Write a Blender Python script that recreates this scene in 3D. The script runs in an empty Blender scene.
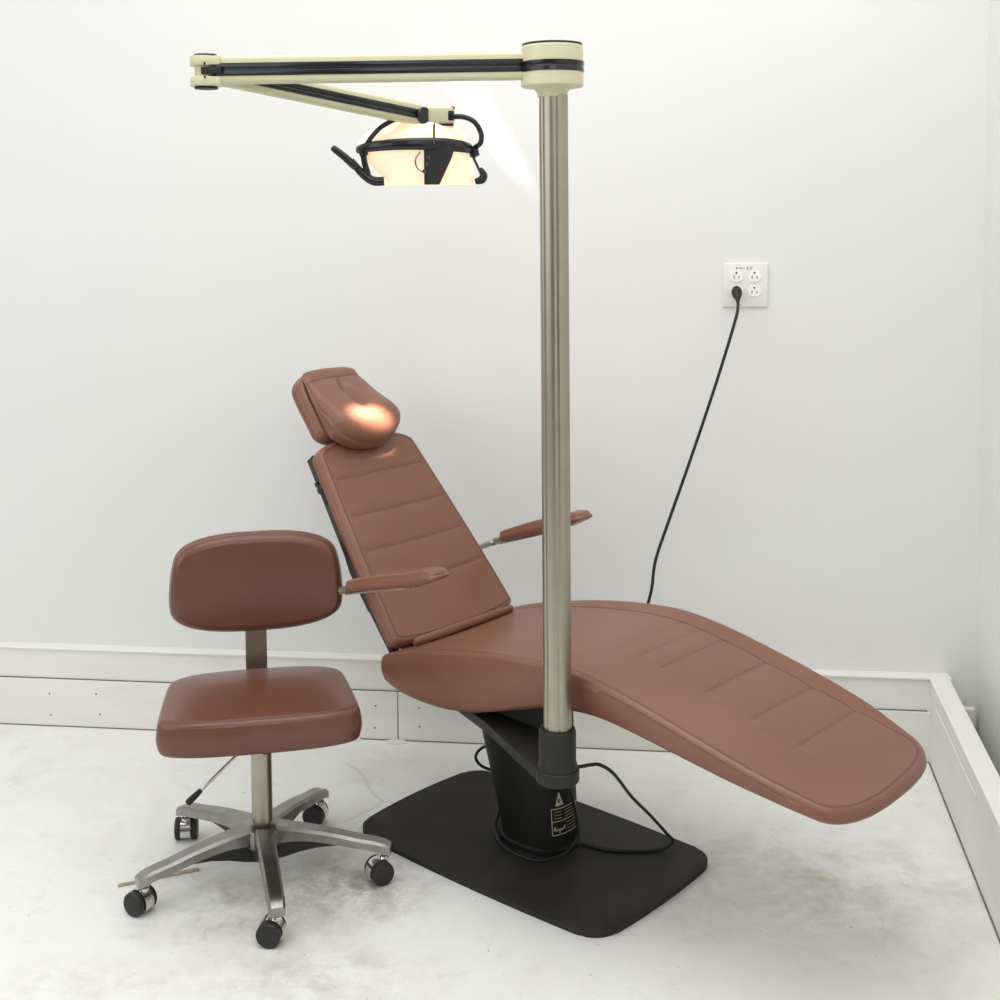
import bpy, bmesh, math, random
from mathutils import Vector, Matrix, kdtree
random.seed(4)
S = bpy.context.scene
COL = S.collection
R = math.radians

# ------------------------------------------------------------------ materials
def srgb(r, g, b):
    f = lambda c: (c/255/12.92) if c/255 <= .04045 else ((c/255+.055)/1.055)**2.4
    return (f(r), f(g), f(b), 1)

class NT:
    def __init__(s, m):
        s.t = m.node_tree; s.n = s.t.nodes; s.l = s.t.links
        s.b = s.n['Principled BSDF']
        s.tc = s.n.new('ShaderNodeTexCoord')
    def noise(s, scale, detail=4, rough=.55, coord='Object', stretch=None, dist=0):
        x = s.n.new('ShaderNodeTexNoise'); x.inputs['Scale'].default_value = scale
        x.inputs['Detail'].default_value = detail; x.inputs['Roughness'].default_value = rough
        x.inputs['Distortion'].default_value = dist
        src = s.tc.outputs[coord]
        if stretch:
            mp = s.n.new('ShaderNodeMapping'); mp.inputs['Scale'].default_value = stretch
            s.l.new(src, mp.inputs[0]); src = mp.outputs[0]
        s.l.new(src, x.inputs['Vector']); return x.outputs['Fac']
    def ramp(s, fac, stops):
        r = s.n.new('ShaderNodeValToRGB'); e = r.color_ramp.elements
        while len(e) < len(stops): e.new(.5)
        for k, (p, c) in enumerate(stops):
            e[k].position = p; e[k].color = c if len(c) == 4 else (*c, 1)
        s.l.new(fac, r.inputs[0]); return r.outputs[0]
    def mix(s, fac, a, b, mode='MIX'):
        m = s.n.new('ShaderNodeMix'); m.data_type = 'RGBA'; m.blend_type = mode
        for sock, v in ((m.inputs[0], fac), (m.inputs[6], a), (m.inputs[7], b)):
            if isinstance(v, (int, float)): sock.default_value = v
            elif isinstance(v, tuple): sock.default_value = v
            else: s.l.new(v, sock)
        return m.outputs[2]
    def math(s, op, a, b=0.):
        m = s.n.new('ShaderNodeMath'); m.operation = op
        for sock, v in ((m.inputs[0], a), (m.inputs[1], b)):
            if isinstance(v, (int, float)): sock.default_value = v
            else: s.l.new(v, sock)
        return m.outputs[0]
    def bump(s, h, strength=.2, dist=.01):
        b = s.n.new('ShaderNodeBump'); b.inputs['Strength'].default_value = strength
        b.inputs['Distance'].default_value = dist
        s.l.new(h, b.inputs['Height']); s.l.new(b.outputs[0], s.b.inputs['Normal'])

def mat(name, col, rough=.5, metal=0, spec=.5, var=.06, vscale=6, bump=None, coat=0, aniso=0):
    m = bpy.data.materials.new(name); m.use_nodes = True
    t = NT(m)
    t.b.inputs['Roughness'].default_value = rough; t.b.inputs['Metallic'].default_value = metal
    t.b.inputs['Specular IOR Level'].default_value = spec
    t.b.inputs['Coat Weight'].default_value = coat
    n = t.noise(vscale)
    lo = tuple(c*(1-var) for c in col[:3])+(1,); hi = tuple(min(1, c*(1+var)) for c in col[:3])+(1,)
    t.l.new(t.ramp(n, [(.3, lo), (.7, hi)]), t.b.inputs['Base Color'])
    if bump: t.bump(t.noise(bump[0], 3), bump[1], .002)
    return m

# vinyl
def vinyl(name, c1, c2, rough=.36, spec=.5):
    m = bpy.data.materials.new(name); m.use_nodes = True; t = NT(m)
    base = t.ramp(t.noise(3.5, 5), [(.3, c1), (.7, c2)])
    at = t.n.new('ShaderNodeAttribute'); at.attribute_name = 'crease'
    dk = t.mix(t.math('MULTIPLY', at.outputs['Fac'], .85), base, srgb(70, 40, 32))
    t.l.new(dk, t.b.inputs['Base Color'])
    t.b.inputs['Roughness'].default_value = rough
    t.b.inputs['Specular IOR Level'].default_value = spec
    h = t.math('ADD', t.math('MULTIPLY', t.noise(420, 2), .35), t.math('MULTIPLY', t.noise(14, 3), 1.2))
    t.bump(h, .22, .0015)
    return m
M = {}
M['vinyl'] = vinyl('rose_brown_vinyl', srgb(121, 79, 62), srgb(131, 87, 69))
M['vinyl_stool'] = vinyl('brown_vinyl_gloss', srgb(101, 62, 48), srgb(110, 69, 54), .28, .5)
M['vinyl_dark'] = mat('vinyl_seam', srgb(108, 66, 55), .4)
M['thread'] = mat('dark_seam_line', srgb(88, 50, 41), .5)
M['scratch'] = mat('pale_crack', srgb(214, 170, 150), .5)
M['steel'] = mat('brushed_steel', srgb(168, 163, 146), .34, 1, var=.05, vscale=20)
M['alu'] = mat('polished_aluminium', srgb(156, 154, 148), .3, 1, var=.16, vscale=18, bump=(60, .15))
M['chrome'] = mat('chrome', srgb(215, 213, 208), .14, 1)
M['bar'] = mat('stool_upright_steel', srgb(165, 155, 142), .36, 1, var=.1, vscale=14)
M['cream'] = mat('cream_enamel', srgb(206, 200, 167), .38, var=.03)
M['black'] = mat('black_plastic', srgb(30, 30, 31), .42, var=.1)
M['blackgloss'] = mat('black_gloss', srgb(26, 28, 31), .25, var=.1)
M['rubber'] = mat('black_rubber', srgb(24, 24, 25), .6)
M['wheelface'] = mat('caster_wheel_grey', srgb(34, 32, 30), .55)
M['charcoal'] = mat('charcoal_paint', srgb(40, 39, 36), .5, spec=.3, var=.08, bump=(300, .2))
M['column'] = mat('black_column_paint', srgb(24, 23, 21), .5, spec=.25, var=.1, bump=(200, .15))
M['frame'] = mat('dark_frame_metal', srgb(74, 69, 63), .45, .3, var=.1)
M['plastic_white'] = mat('white_outlet_plastic', srgb(232, 231, 224), .35, var=.01)
M['outlet_face'] = mat('outlet_face_plastic', srgb(245, 244, 238), .3, var=.01)
M['slot'] = mat('dark_slot', srgb(45, 43, 38), .6)
M['ink'] = mat('ink', srgb(70, 66, 60), .6)
M['print'] = mat('pale_print', srgb(205, 198, 170), .5)
M['wood'] = mat('raw_wood', srgb(176, 160, 132), .7, var=.2, vscale=60)
M['screw'] = mat('screw', srgb(150, 146, 136), .3, .9)

def plate_mat():
    m = bpy.data.materials.new('rubber_base_plate'); m.use_nodes = True; t = NT(m)
    a = t.ramp(t.noise(5, 6, .6), [(.3, srgb(38, 36, 32)), (.55, srgb(45, 43, 39)), (.8, srgb(56, 54, 50))])
    sp = t.ramp(t.noise(45, 5, .7), [(.66, (0, 0, 0)), (.78, (1, 1, 1))])
    t.l.new(t.mix(t.math('MULTIPLY', sp, .18), a, srgb(128, 124, 114)), t.b.inputs['Base Color'])
    t.b.inputs['Roughness'].default_value = .62; t.b.inputs['Specular IOR Level'].default_value = .25
    t.bump(t.noise(350, 2), .25, .001); return m
M['plate'] = plate_mat()

def floor_mat():
    m = bpy.data.materials.new('painted_concrete'); m.use_nodes = True; t = NT(m)
    c = t.ramp(t.noise(1.3, 6, .6), [(.3, srgb(229, 229, 224)), (.6, srgb(236, 237, 233))])
    st = t.ramp(t.noise(2.1, 7, .68, dist=.6), [(.5, (0, 0, 0)), (.74, (1, 1, 1))])
    c = t.mix(t.math('MULTIPLY', st, .26), c, srgb(180, 176, 150))
    gr = t.ramp(t.noise(9, 8, .75, dist=.4), [(.55, (0, 0, 0)), (.75, (1, 1, 1))])
    c = t.mix(t.math('MULTIPLY', gr, .35), c, srgb(186, 181, 166))
    sp = t.ramp(t.noise(70, 3, .5), [(.70, (0, 0, 0)), (.745, (1, 1, 1))])
    c = t.mix(t.math('MULTIPLY', sp, .5), c, srgb(140, 132, 112))
    sp2 = t.ramp(t.noise(38, 6, .8), [(.66, (0, 0, 0)), (.70, (1, 1, 1))])
    c = t.mix(t.math('MULTIPLY', sp2, .30), c, srgb(158, 150, 128))
    sp3 = t.ramp(t.noise(160, 2, .5), [(.74, (0, 0, 0)), (.78, (1, 1, 1))])
    c = t.mix(t.math('MULTIPLY', sp3, .55), c, srgb(120, 112, 96))
    # dirty patch where feet and casters have scuffed the paint
    def blob(x, y, rx, ry, col, k, ns=7):
        mp = t.n.new('ShaderNodeMapping'); mp.vector_type = 'POINT'
        mp.inputs['Scale'].default_value = (1/rx, 1/ry, 0)
        mp.inputs['Location'].default_value = (-x/rx, -y/ry, 0)
        t.l.new(t.tc.outputs['Object'], mp.inputs[0])
        ln = t.n.new('ShaderNodeVectorMath'); ln.operation = 'LENGTH'; t.l.new(mp.outputs[0], ln.inputs[0])
        f = t.math('SUBTRACT', 1.0, ln.outputs['Value'])
        f = t.math('MAXIMUM', f, 0.)
        nn = t.ramp(t.noise(ns, 8, .75, dist=.3), [(.42, (0, 0, 0)), (.66, (1, 1, 1))])
        f = t.math('MULTIPLY', t.math('MULTIPLY', f, nn), k)
        f = t.math('MINIMUM', f, .8)
        return f, col
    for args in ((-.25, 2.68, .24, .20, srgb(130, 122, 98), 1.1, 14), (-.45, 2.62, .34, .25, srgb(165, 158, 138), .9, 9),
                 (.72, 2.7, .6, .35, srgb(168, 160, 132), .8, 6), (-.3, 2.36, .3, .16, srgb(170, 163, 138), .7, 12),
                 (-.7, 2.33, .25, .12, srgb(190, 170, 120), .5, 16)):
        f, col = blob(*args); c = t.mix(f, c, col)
    def scuff(x, y, rx, ry, k):
        f, _ = blob(x, y, rx, ry, None, k, 30); return f
    # fine cracks
    vo = t.n.new('ShaderNodeTexVoronoi'); vo.feature = 'DISTANCE_TO_EDGE'; vo.inputs['Scale'].default_value = 1.15
    mpn = t.n.new('ShaderNodeMixRGB'); mpn.inputs[0].default_value = .16
    nz = t.n.new('ShaderNodeTexNoise'); nz.inputs['Scale'].default_value = 3; nz.inputs['Detail'].default_value = 6
    t.l.new(t.tc.outputs['Object'], nz.inputs['Vector'])
    t.l.new(t.tc.outputs['Object'], mpn.inputs[1]); t.l.new(nz.outputs['Color'], mpn.inputs[2])
    t.l.new(mpn.outputs[0], vo.inputs['Vector'])
    cr = t.ramp(vo.outputs['Distance'], [(.0, (1, 1, 1)), (.006, (0, 0, 0))])
    brk = t.ramp(t.noise(2.2, 3), [(.5, (0, 0, 0)), (.6, (1, 1, 1))])
    c = t.mix(t.math('MULTIPLY', t.math('MULTIPLY', cr, brk), .28), c, srgb(150, 144, 126))
    t.l.new(c, t.b.inputs['Base Color'])
    rr = t.ramp(t.noise(4, 4), [(.3, (.34,)*3), (.7, (.5,)*3)]); t.l.new(rr, t.b.inputs['Roughness'])
    t.bump(t.math('ADD', t.noise(12, 6, .6), t.math('MULTIPLY', cr, -.2)), .25, .004)
    return m
M['floor'] = floor_mat()

def wall_mat(name, a, b, sc=1.2):
    m = bpy.data.materials.new(name); m.use_nodes = True; t = NT(m)
    c = t.ramp(t.noise(sc, 3), [(.3, a), (.7, b)])
    sp = t.ramp(t.noise(9, 4, .7), [(.745, (0, 0, 0)), (.78, (1, 1, 1))])
    c = t.mix(t.math('MULTIPLY', sp, .16), c, srgb(196, 190, 176))
    t.l.new(c, t.b.inputs['Base Color']); t.b.inputs['Roughness'].default_value = .42
    t.b.inputs['Specular IOR Level'].default_value = .4
    t.bump(t.noise(18, 4), .12, .003); return m
M['wall'] = wall_mat('white_wall_paint', srgb(229, 229, 226), srgb(232, 232, 229))
def board_mat():
    m = bpy.data.materials.new('white_painted_board'); m.use_nodes = True; t = NT(m)
    c = t.ramp(t.noise(3, 5, .6, stretch=(1, 1, 5)), [(.3, srgb(229, 228, 220)), (.7, srgb(237, 236, 231))])
    y = t.ramp(t.noise(5, 5, .7), [(.64, (0, 0, 0)), (.76, (1, 1, 1))])
    c = t.mix(t.math('MULTIPLY', y, .35), c, srgb(210, 200, 168))
    t.l.new(c, t.b.inputs['Base Color']); t.b.inputs['Roughness'].default_value = .45
    t.bump(t.noise(25, 4, stretch=(1, 1, 4)), .15, .002); return m
M['board'] = board_mat()
M['gap'] = mat('dark_gap', srgb(112, 108, 96), .8)
M['nail'] = mat('nail_head', srgb(120, 112, 98), .6)

def glow_mat(name, col, strength, base):
    m = bpy.data.materials.new(name); m.use_nodes = True; t = NT(m)
    t.b.inputs['Base Color'].default_value = base
    t.b.inputs['Roughness'].default_value = .12
    e = t.ramp(t.noise(9, 2), [(.35, col), (.7, tuple(min(1, c*1.2) for c in col[:3])+(1,))])
    t.l.new(e, t.b.inputs['Emission Color']); t.b.inputs['Emission Strength'].default_value = strength
    return m
M['glow'] = glow_mat('lit_glass_reflector', srgb(255, 220, 184), .66, srgb(225, 205, 180))
M['bulb'] = glow_mat('bulb', srgb(255, 236, 205), 8, srgb(255, 240, 220))

# ------------------------------------------------------------------ helpers
def link(name, me, m, parent=None, smooth=True):
    o = bpy.data.objects.new(name, me); COL.objects.link(o)
    if m: me.materials.append(M[m] if isinstance(m, str) else m)
    if parent: o.parent = parent
    if smooth:
        for p in me.polygons: p.use_smooth = True
    return o
def obj(name, bm, m, parent=None, smooth=True, sharp=None):
    bmesh.ops.recalc_face_normals(bm, faces=bm.faces[:])
    me = bpy.data.meshes.new(name); bm.to_mesh(me); bm.free()
    o = link(name, me, m, parent, smooth)
    if sharp:
        try: me.set_sharp_from_angle(angle=R(sharp))
        except Exception: pass
    return o
def empty(name, loc, rz=0, label=None, cat=None, group=None):
    o = bpy.data.objects.new(name, None); COL.objects.link(o)
    o.location = loc; o.rotation_euler = (0, 0, rz)
    o.empty_display_size = .1
    if label: o['label'] = label
    if cat: o['category'] = cat
    if group: o['group'] = group
    return o
def struct(o):
    o['kind'] = 'structure'; return o

def add_loft(bm, secs, cap=True, close=False):
    rows = [[bm.verts.new(p) for p in s] for s in secs]
    n = len(rows[0]); k = len(rows)
    for i in range(k if close else k-1):
        a, b = rows[i], rows[(i+1) % k]
        for j in range(n):
            bm.faces.new((a[j], a[(j+1) % n], b[(j+1) % n], b[j]))
    if cap and not close:
        bm.faces.new(rows[0][::-1]); bm.faces.new(rows[-1])
def catmull(pts, n=8, closed=False):
    pts = [Vector(p) for p in pts]
    if closed: P = [pts[-1]]+pts+[pts[0], pts[1]]
    else: P = [pts[0]*2-pts[1]]+pts+[pts[-1]*2-pts[-2]]
    out = []
    for i in range(1, len(P)-2):
        a, b, c, d = P[i-1:i+3]
        for k in range(n):
            t = k/n
            out.append(.5*((2*b)+(c-a)*t+(2*a-5*b+4*c-d)*t*t+(3*b-a-3*c+d)*t**3))
    if not closed: out.append(P[-2])
    return out
def add_tube(bm, pts, r, seg=10, closed=False, flat=None, up=None):
    """r: number or list; flat=(a,b): elliptical cross-section"""
    pts = [Vector(p) for p in pts]; n = len(pts)
    if isinstance(r, (list, tuple)) and len(r) != n:
        q = r; r = []
        for i in range(n):
            x = i/(n-1)*(len(q)-1); k = min(int(x), len(q)-2); r.append(q[k]+(q[k+1]-q[k])*(x-k))
    T = []
    for i in range(n):
        if closed: t = pts[(i+1) % n]-pts[i-1]
        else: t = pts[min(i+1, n-1)]-pts[max(i-1, 0)]
        T.append(t.normalized())
    u = Vector(up) if up else (Vector((0, 0, 1)) if abs(T[0].z) < .9 else Vector((1, 0, 0)))
    secs = []
    for i in range(n):
        t = T[i]
        if up: u = Vector(up)
        u = (u-t*u.dot(t)).normalized(); w = t.cross(u)
        ri = r[i] if isinstance(r, (list, tuple)) else r
        a, b = flat if flat else (1, 1)
        secs.append([pts[i]+u*math.cos(2*math.pi*k/seg)*ri*a+w*math.sin(2*math.pi*k/seg)*ri*b for k in range(seg)])
    add_loft(bm, secs, True, closed)
def tube(name, pts, r, m, parent=None, seg=10, smooth_n=0, closed=False, **kw):
    bm = bmesh.new()
    if smooth_n: pts = catmull(pts, smooth_n, closed)
    add_tube(bm, pts, r, seg, closed, **kw)
    return obj(name, bm, m, parent, sharp=50)
def add_lathe(bm, prof, seg=32, mtx=None, caps=True):
    secs = []
    for r, z in prof:
        s = [Vector((r*math.cos(2*math.pi*k/seg), r*math.sin(2*math.pi*k/seg), z)) for k in range(seg)]
        if mtx: s = [mtx @ p for p in s]
        secs.append(s)
    add_loft(bm, secs, caps)
def lathe(name, prof, m, parent=None, seg=32, mtx=None, sharp=35, closed=False):
    bm = bmesh.new()
    if closed:
        secs = []
        for r, z in prof:
            s = [Vector((r*math.cos(2*math.pi*k/seg), r*math.sin(2*math.pi*k/seg), z)) for k in range(seg)]
            secs.append([mtx @ p for p in s] if mtx else s)
        add_loft(bm, secs, False, True)
    else: add_lathe(bm, prof, seg, mtx)
    return obj(name, bm, m, parent, sharp=sharp)
def add_box(bm, c, s, mtx=None, bev=0, seg=2):
    t = bmesh.new(); bmesh.ops.create_cube(t, size=1)
    for v in t.verts: v.co = Vector((v.co.x*s[0]+c[0], v.co.y*s[1]+c[1], v.co.z*s[2]+c[2]))
    if bev: bmesh.ops.bevel(t, geom=t.edges[:], offset=bev, segments=seg, profile=.5, affect='EDGES')
    if mtx: bmesh.ops.transform(t, matrix=mtx, verts=t.verts[:])
    me = bpy.data.meshes.new('t'); t.to_mesh(me); t.free(); bm.from_mesh(me); bpy.data.meshes.remove(me)
def box(name, c, s, m, parent=None, mtx=None, bev=0, seg=2):
    bm = bmesh.new(); add_box(bm, c, s, mtx, bev, seg); return obj(name, bm, m, parent, sharp=40)
def add_prism(bm, poly, z0, z1, mtx=None, bev=0):
    """poly: (x,y) list"""
    t = bmesh.new()
    a = [t.verts.new((x, y, z0)) for x, y in poly]; b = [t.verts.new((x, y, z1)) for x, y in poly]
    n = len(poly)
    t.faces.new(a[::-1]); t.faces.new(b)
    for i in range(n): t.faces.new((a[i], a[(i+1) % n], b[(i+1) % n], b[i]))
    if bev:
        es = [e for e in t.edges if abs(e.verts[0].co.z-e.verts[1].co.z) < 1e-6]
        bmesh.ops.bevel(t, geom=es, offset=bev, segments=3, profile=.5, affect='EDGES')
    if mtx: bmesh.ops.transform(t, matrix=mtx, verts=t.verts[:])
    me = bpy.data.meshes.new('t'); t.to_mesh(me); t.free(); bm.from_mesh(me); bpy.data.meshes.remove(me)
def frame(o, x, y, z):
    x, y, z = Vector(x), Vector(y), Vector(z)
    m = Matrix.Identity(4)
    for i in range(3): m[i][0], m[i][1], m[i][2], m[i][3] = x[i], y[i], z[i], o[i]
    return m
def zmatrix(p, d):
    """frame at p whose z axis is d"""
    z = Vector(d).normalized(); x = Vector((0, 0, 1)).cross(z)
    if x.length < 1e-3: x = Vector((1, 0, 0))
    x.normalize(); return frame(p, x, z.cross(x), z)
def interp(tab):
    def f(x):
        if x <= tab[0][0]: return tab[0][1]
        for i in range(len(tab)-1):
            if x <= tab[i+1][0]:
                a, b = tab[i], tab[i+1]; t = (x-a[0])/(b[0]-a[0])
                # cubic hermite with finite-difference tangents
                p0 = tab[i-1] if i else a; p3 = tab[i+2] if i+2 < len(tab) else b
                m0 = (b[1]-p0[1])/(b[0]-p0[0]); m1 = (p3[1]-a[1])/(p3[0]-a[0]); h = b[0]-a[0]
                return ((2*t**3-3*t**2+1)*a[1]+(t**3-2*t**2+t)*h*m0+(-2*t**3+3*t**2)*b[1]+(t**3-t**2)*h*m1)
        return tab[-1][1]
    return f

def cushion(name, m, parent, u0, u1, W, top, bot, e0=.03, p0=3, e1=.03, p1=3, r=.02, nu=120, nv=40,
            side=None, groove=None, seam=None, seam_w=.0022, mtx=None, rb=None, seamdepth=.0015, center=None, n_end=36):
    """upholstered pad: a height field over a rounded outline |v|<=W(u), u0..u1, with rolled shoulder, side and bottom.
    side(t): outward offset of the side wall, t=0 top .. 1 bottom."""
    def half(u):
        w = W(u)
        if u < u0+e0: w *= max(0, 1-abs((u0+e0-u)/e0)**p0)**(1/p0)
        if u > u1-e1: w *= max(0, 1-abs((u-(u1-e1))/e1)**p1)**(1/p1)
        return max(w, 1e-4)
    us = [u0+e0*(1-math.cos(math.pi/2*i/n_end)) for i in range(n_end)]
    k = nu; us += [u0+e0+(u1-e1-u0-e0)*i/k for i in range(k)]
    us += [u1-e1+e1*math.sin(math.pi/2*i/n_end) for i in range(n_end+1)]
    center = center or (lambda u: 0.)
    seamf = seam if callable(seam) else (lambda u, v: seam)
    out = []
    dense = []
    N = 60
    dense += [u0+e0*(1-math.cos(math.pi/2*i/N)) for i in range(N)]
    dense += [u0+e0+(u1-e1-u0-e0)*i/300 for i in range(300)]
    dense += [u1-e1+e1*math.sin(math.pi/2*i/N) for i in range(N+1)]
    L = [(u, half(u)) for u in dense]
    out = [Vector((u, w, 0)) for u, w in L]+[Vector((u, -w, 0)) for u, w in reversed(L)]
    # resample the closed outline so the distance lookup is even
    res = []
    for i in range(len(out)):
        a, b = out[i], out[(i+1) % len(out)]; d = (b-a).length; q = max(1, int(d/.0015))
        res += [a.lerp(b, j/q) for j in range(q)]
    kd = kdtree.KDTree(len(res))
    for i, p in enumerate(res): kd.insert(p, i)
    kd.balance()
    side = side or (lambda t: .004*math.sin(math.pi*t))
    rb = rb if rb is not None else r*.7
    bm = bmesh.new(); cl = bm.verts.layers.float.new('crease')
    rows = []
    # lateral samples: dense near both shoulders
    sv = []
    for j in range(nv+1):
        t = -1+2*j/nv
        sv.append(t)
    def shoulder(d):
        if d >= r: return 0
        return r-math.sqrt(max(0, r*r-(r-d)**2))
    for u in us:
        w = half(u)
        uu = min(max(u, u0+1e-4), u1-1e-4)
        # numeric outline normal
        h = 1e-4; ua, ub = max(u0, u-h), min(u1, u+h)
        du = ub-ua; dw = half(ub)-half(ua)
        nx, ny = -dw, du; ln = math.hypot(nx, ny) or 1; nx /= ln; ny /= ln
        if u <= u0+1e-6: nx, ny = -1, 0
        if u >= u1-1e-6: nx, ny = 1, 0
        loop = []
        # lateral positions: mix of edge-dense samples
        vs = []
        sh = min(r, w*.5)
        for j in range(7):
            a = math.pi/2*j/7
            vs.append(-w+sh*(1-math.cos(a)))
        inner = w-sh
        for t in sv: vs.append(inner*t)
        vs += [-x for x in vs[6::-1]]
        if seam is not None:
            for sg in (-1, 1):
                si = min(seamf(u, sg), w*.9); x0 = sg*(w-si)
                for dd in (-.0035, -.0018, 0, .0018, .0035):
                    xs_ = x0+dd*min(1, w*8)
                    # keep the count constant; samples are sorted below
                    vs.append(max(-w, min(w, xs_)))
        vs.sort()
        for v in vs:
            pq = Vector((u, v, 0)); i0 = kd.find(pq)[1]; d = 1e9
            for i1 in (i0-1, i0):
                s0 = res[i1]; sv_ = res[(i1+1) % len(res)]-s0; l2 = sv_.length_squared
                tq = max(0, min(1, (pq-s0).dot(sv_)/l2)) if l2 > 0 else 0
                d = min(d, (pq-s0-sv_*tq).length)
            z = top(u, v+center(u)); z -= shoulder(d)*min(1, (z-bot(u))/(2*r)); c = 0
            if seam is not None:
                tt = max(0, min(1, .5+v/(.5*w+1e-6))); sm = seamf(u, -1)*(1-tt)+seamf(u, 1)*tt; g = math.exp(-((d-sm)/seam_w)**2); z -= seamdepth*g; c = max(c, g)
            if groove:
                gz, gc = groove(u, v+center(u), d); z -= gz; c = max(c, gc)
            loop.append((u, v, z, c))
        zt = loop[-1][2]; zb = bot(u); H = zt-zb
        # side wall down on +v
        def wall(sg):
            ls = []
            for j in range(1, 7):
                t = j/6*.8; o = side(t)
                ls.append((u+nx*o, sg*(w+ny*o), zt-H*t, 0))
            for j in range(1, 6):
                a = math.pi/2*j/5; rr = min(rb, max(H, .001)*.3, )
                o = side(.8+.2*j/5)-rr*(1-math.cos(a))*1.
                ls.append((u+nx*o, sg*max(w+ny*o, 0), zt-H*.8-(H*.2)*math.sin(a), 0))
            return ls
        A = wall(1); Bq = wall(-1)
        loop += A
        p, q = A[-1], Bq[-1]
        for j in range(1, 6): loop.append((p[0], p[1]+(q[1]-p[1])*j/6, zb, 0))
        loop += Bq[::-1]
        rows.append(loop)
    vr = []
    for loop in rows:
        lr = []
        for (x, y, z, c) in loop:
            P = Vector((x, y+center(x), z))
            if mtx: P = mtx @ P
            v = bm.verts.new(P); v[cl] = c; lr.append(v)
        vr.append(lr)
    n = len(vr[0])
    for i in range(len(vr)-1):
        a, b = vr[i], vr[i+1]
        for j in range(n): bm.faces.new((a[j], a[(j+1) % n], b[(j+1) % n], b[j]))
    bm.faces.new(vr[0][::-1]); bm.faces.new(vr[-1])
    bmesh.ops.remove_doubles(bm, verts=bm.verts[:], dist=6e-5)
    return obj(name, bm, m, parent, sharp=70)

# ================================================================== THE ROOM
P0 = Vector((-.081, 3.436, 0)); DB = Vector((.9924, -.1229, 0)); NB = Vector((.1229, .9924, 0))   # back wall foot line
PC = P0+DB*1.285                                                # foot of the inner corner
DR = Vector((-.187, -.982, 0)).normalized(); NR = Vector((-DR.y, DR.x, 0))                          # right side board
if NR.x < 0: NR = -NR
MB = frame(P0, DB, NB, (0, 0, 1)); MR = frame(PC, DR, NR, (0, 0, 1))

bm = bmesh.new()
q = [bm.verts.new(p) for p in ((-4, -1.5, 0), (2.6, -1.5, 0), (2.6, 4.2, 0), (-4, 4.2, 0))]; bm.faces.new(q)
struct(obj('floor', bm, 'floor', smooth=False))
WT = .042                                                         # wall plane behind the board front
CW = PC+DB*.128+NB*WT                                            # real corner of the two walls
def wall(name, a, b, off, h=3.4, th=.1):
    d = (b-a).normalized(); n = off
    bm = bmesh.new(); add_prism(bm, [(p.x, p.y) for p in (a, b, b+n*th, a+n*th)], 0, h)
    return struct(obj(name, bm, 'wall', smooth=False))
wall('wall_back', P0+DB*-4+NB*WT, CW+DB*.1, NB)
wall('wall_right', CW-DR*.1, CW+DR*4, NR)

def board_pieces(name, mtx, L0, L1, depth, joints, capover=.004, h1=.136, h=.228):
    bm = bmesh.new()
    xs = [L0]+joints+[L1]
    for a, b in zip(xs[:-1], xs[1:]):
        add_box(bm, ((a+b)/2, depth/2, h1/2), (b-a-.0018, depth, h1-.0015), mtx, .0015, 1)
    add_box(bm, ((L0+L1)/2, depth/2+.003, (h1+h-.006)/2), (L1-L0, depth-.006, h-.006-h1), mtx, .0015, 1)
    add_box(bm, ((L0+L1)/2, depth/2+.0005, h-.003), (L1-L0, depth+.003, .006), mtx, .002, 2)
    return struct(obj(name, bm, 'board', smooth=False))
bb = board_pieces('baseboard_back', MB, -4, 1.285+.055, .040, [-.115], h=.2255)
br = board_pieces('baseboard_right', MR, -.05, 4, .05, [1.05], h1=.0, h=.226) if False else None
bm = bmesh.new()
add_box(bm, (1.9775, .022, .108), (4.045, .040, .214), MR, .0015, 1)
add_box(bm, (1.9775, .025, .2195), (4.045, .050, .009), MR, .002, 2)
for k, (a, zt, zb) in enumerate(((.35, .19, .172), (1.35, .10, .08))):   # old board edges standing proud
    add_box(bm, (a, -.0005, (zt+zb)/2), (.5, .003, .004), MR)
br = struct(obj('baseboard_right', bm, 'board', smooth=False))
# nail heads on the lower board, in pairs
bm = bmesh.new()
for x in (-1.11, -.97, -.18, -.052, .35, .9, -1.6):
    for z in (.098, .036):
        xx = x+random.uniform(-.006, .006)
        add_lathe(bm, [(.0028, -.001), (.0028, .0008)], 10, MB @ Matrix.Translation((xx, .0006, z+random.uniform(-.006, .006))) @ Matrix.Rotation(R(90), 4, 'X'))
obj('nail_heads', bm, 'nail', bb)
# dark line where the boards meet the floor, and at the board joint
bm = bmesh.new()
add_box(bm, (-1.36, .002, .0012), (5.28, .008, .0024), MB)
add_box(bm, (-.115, .004, .068), (.0034, .006, .13), MB)
add_box(bm, (-1.36, .006, .1362), (5.28, .008, .0022), MB)
obj('joint_lines', bm, 'gap', bb, smooth=False)
bm = bmesh.new(); add_box(bm, (2, .003, .0015), (4, .008, .003), MR); obj('joint_lines', bm, 'gap', br, smooth=False)
# hollow between the right board and the wall: an older, lower board
bm = bmesh.new()
add_box(bm, (2.0, .078, .06), (4.0, .016, .12), MR, .002, 1)
add_box(bm, (-.012, .088, .075), (.02, .05, .148), MR, .002, 1)
o = struct(obj('trim_1', bm, 'board', smooth=False))
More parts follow.
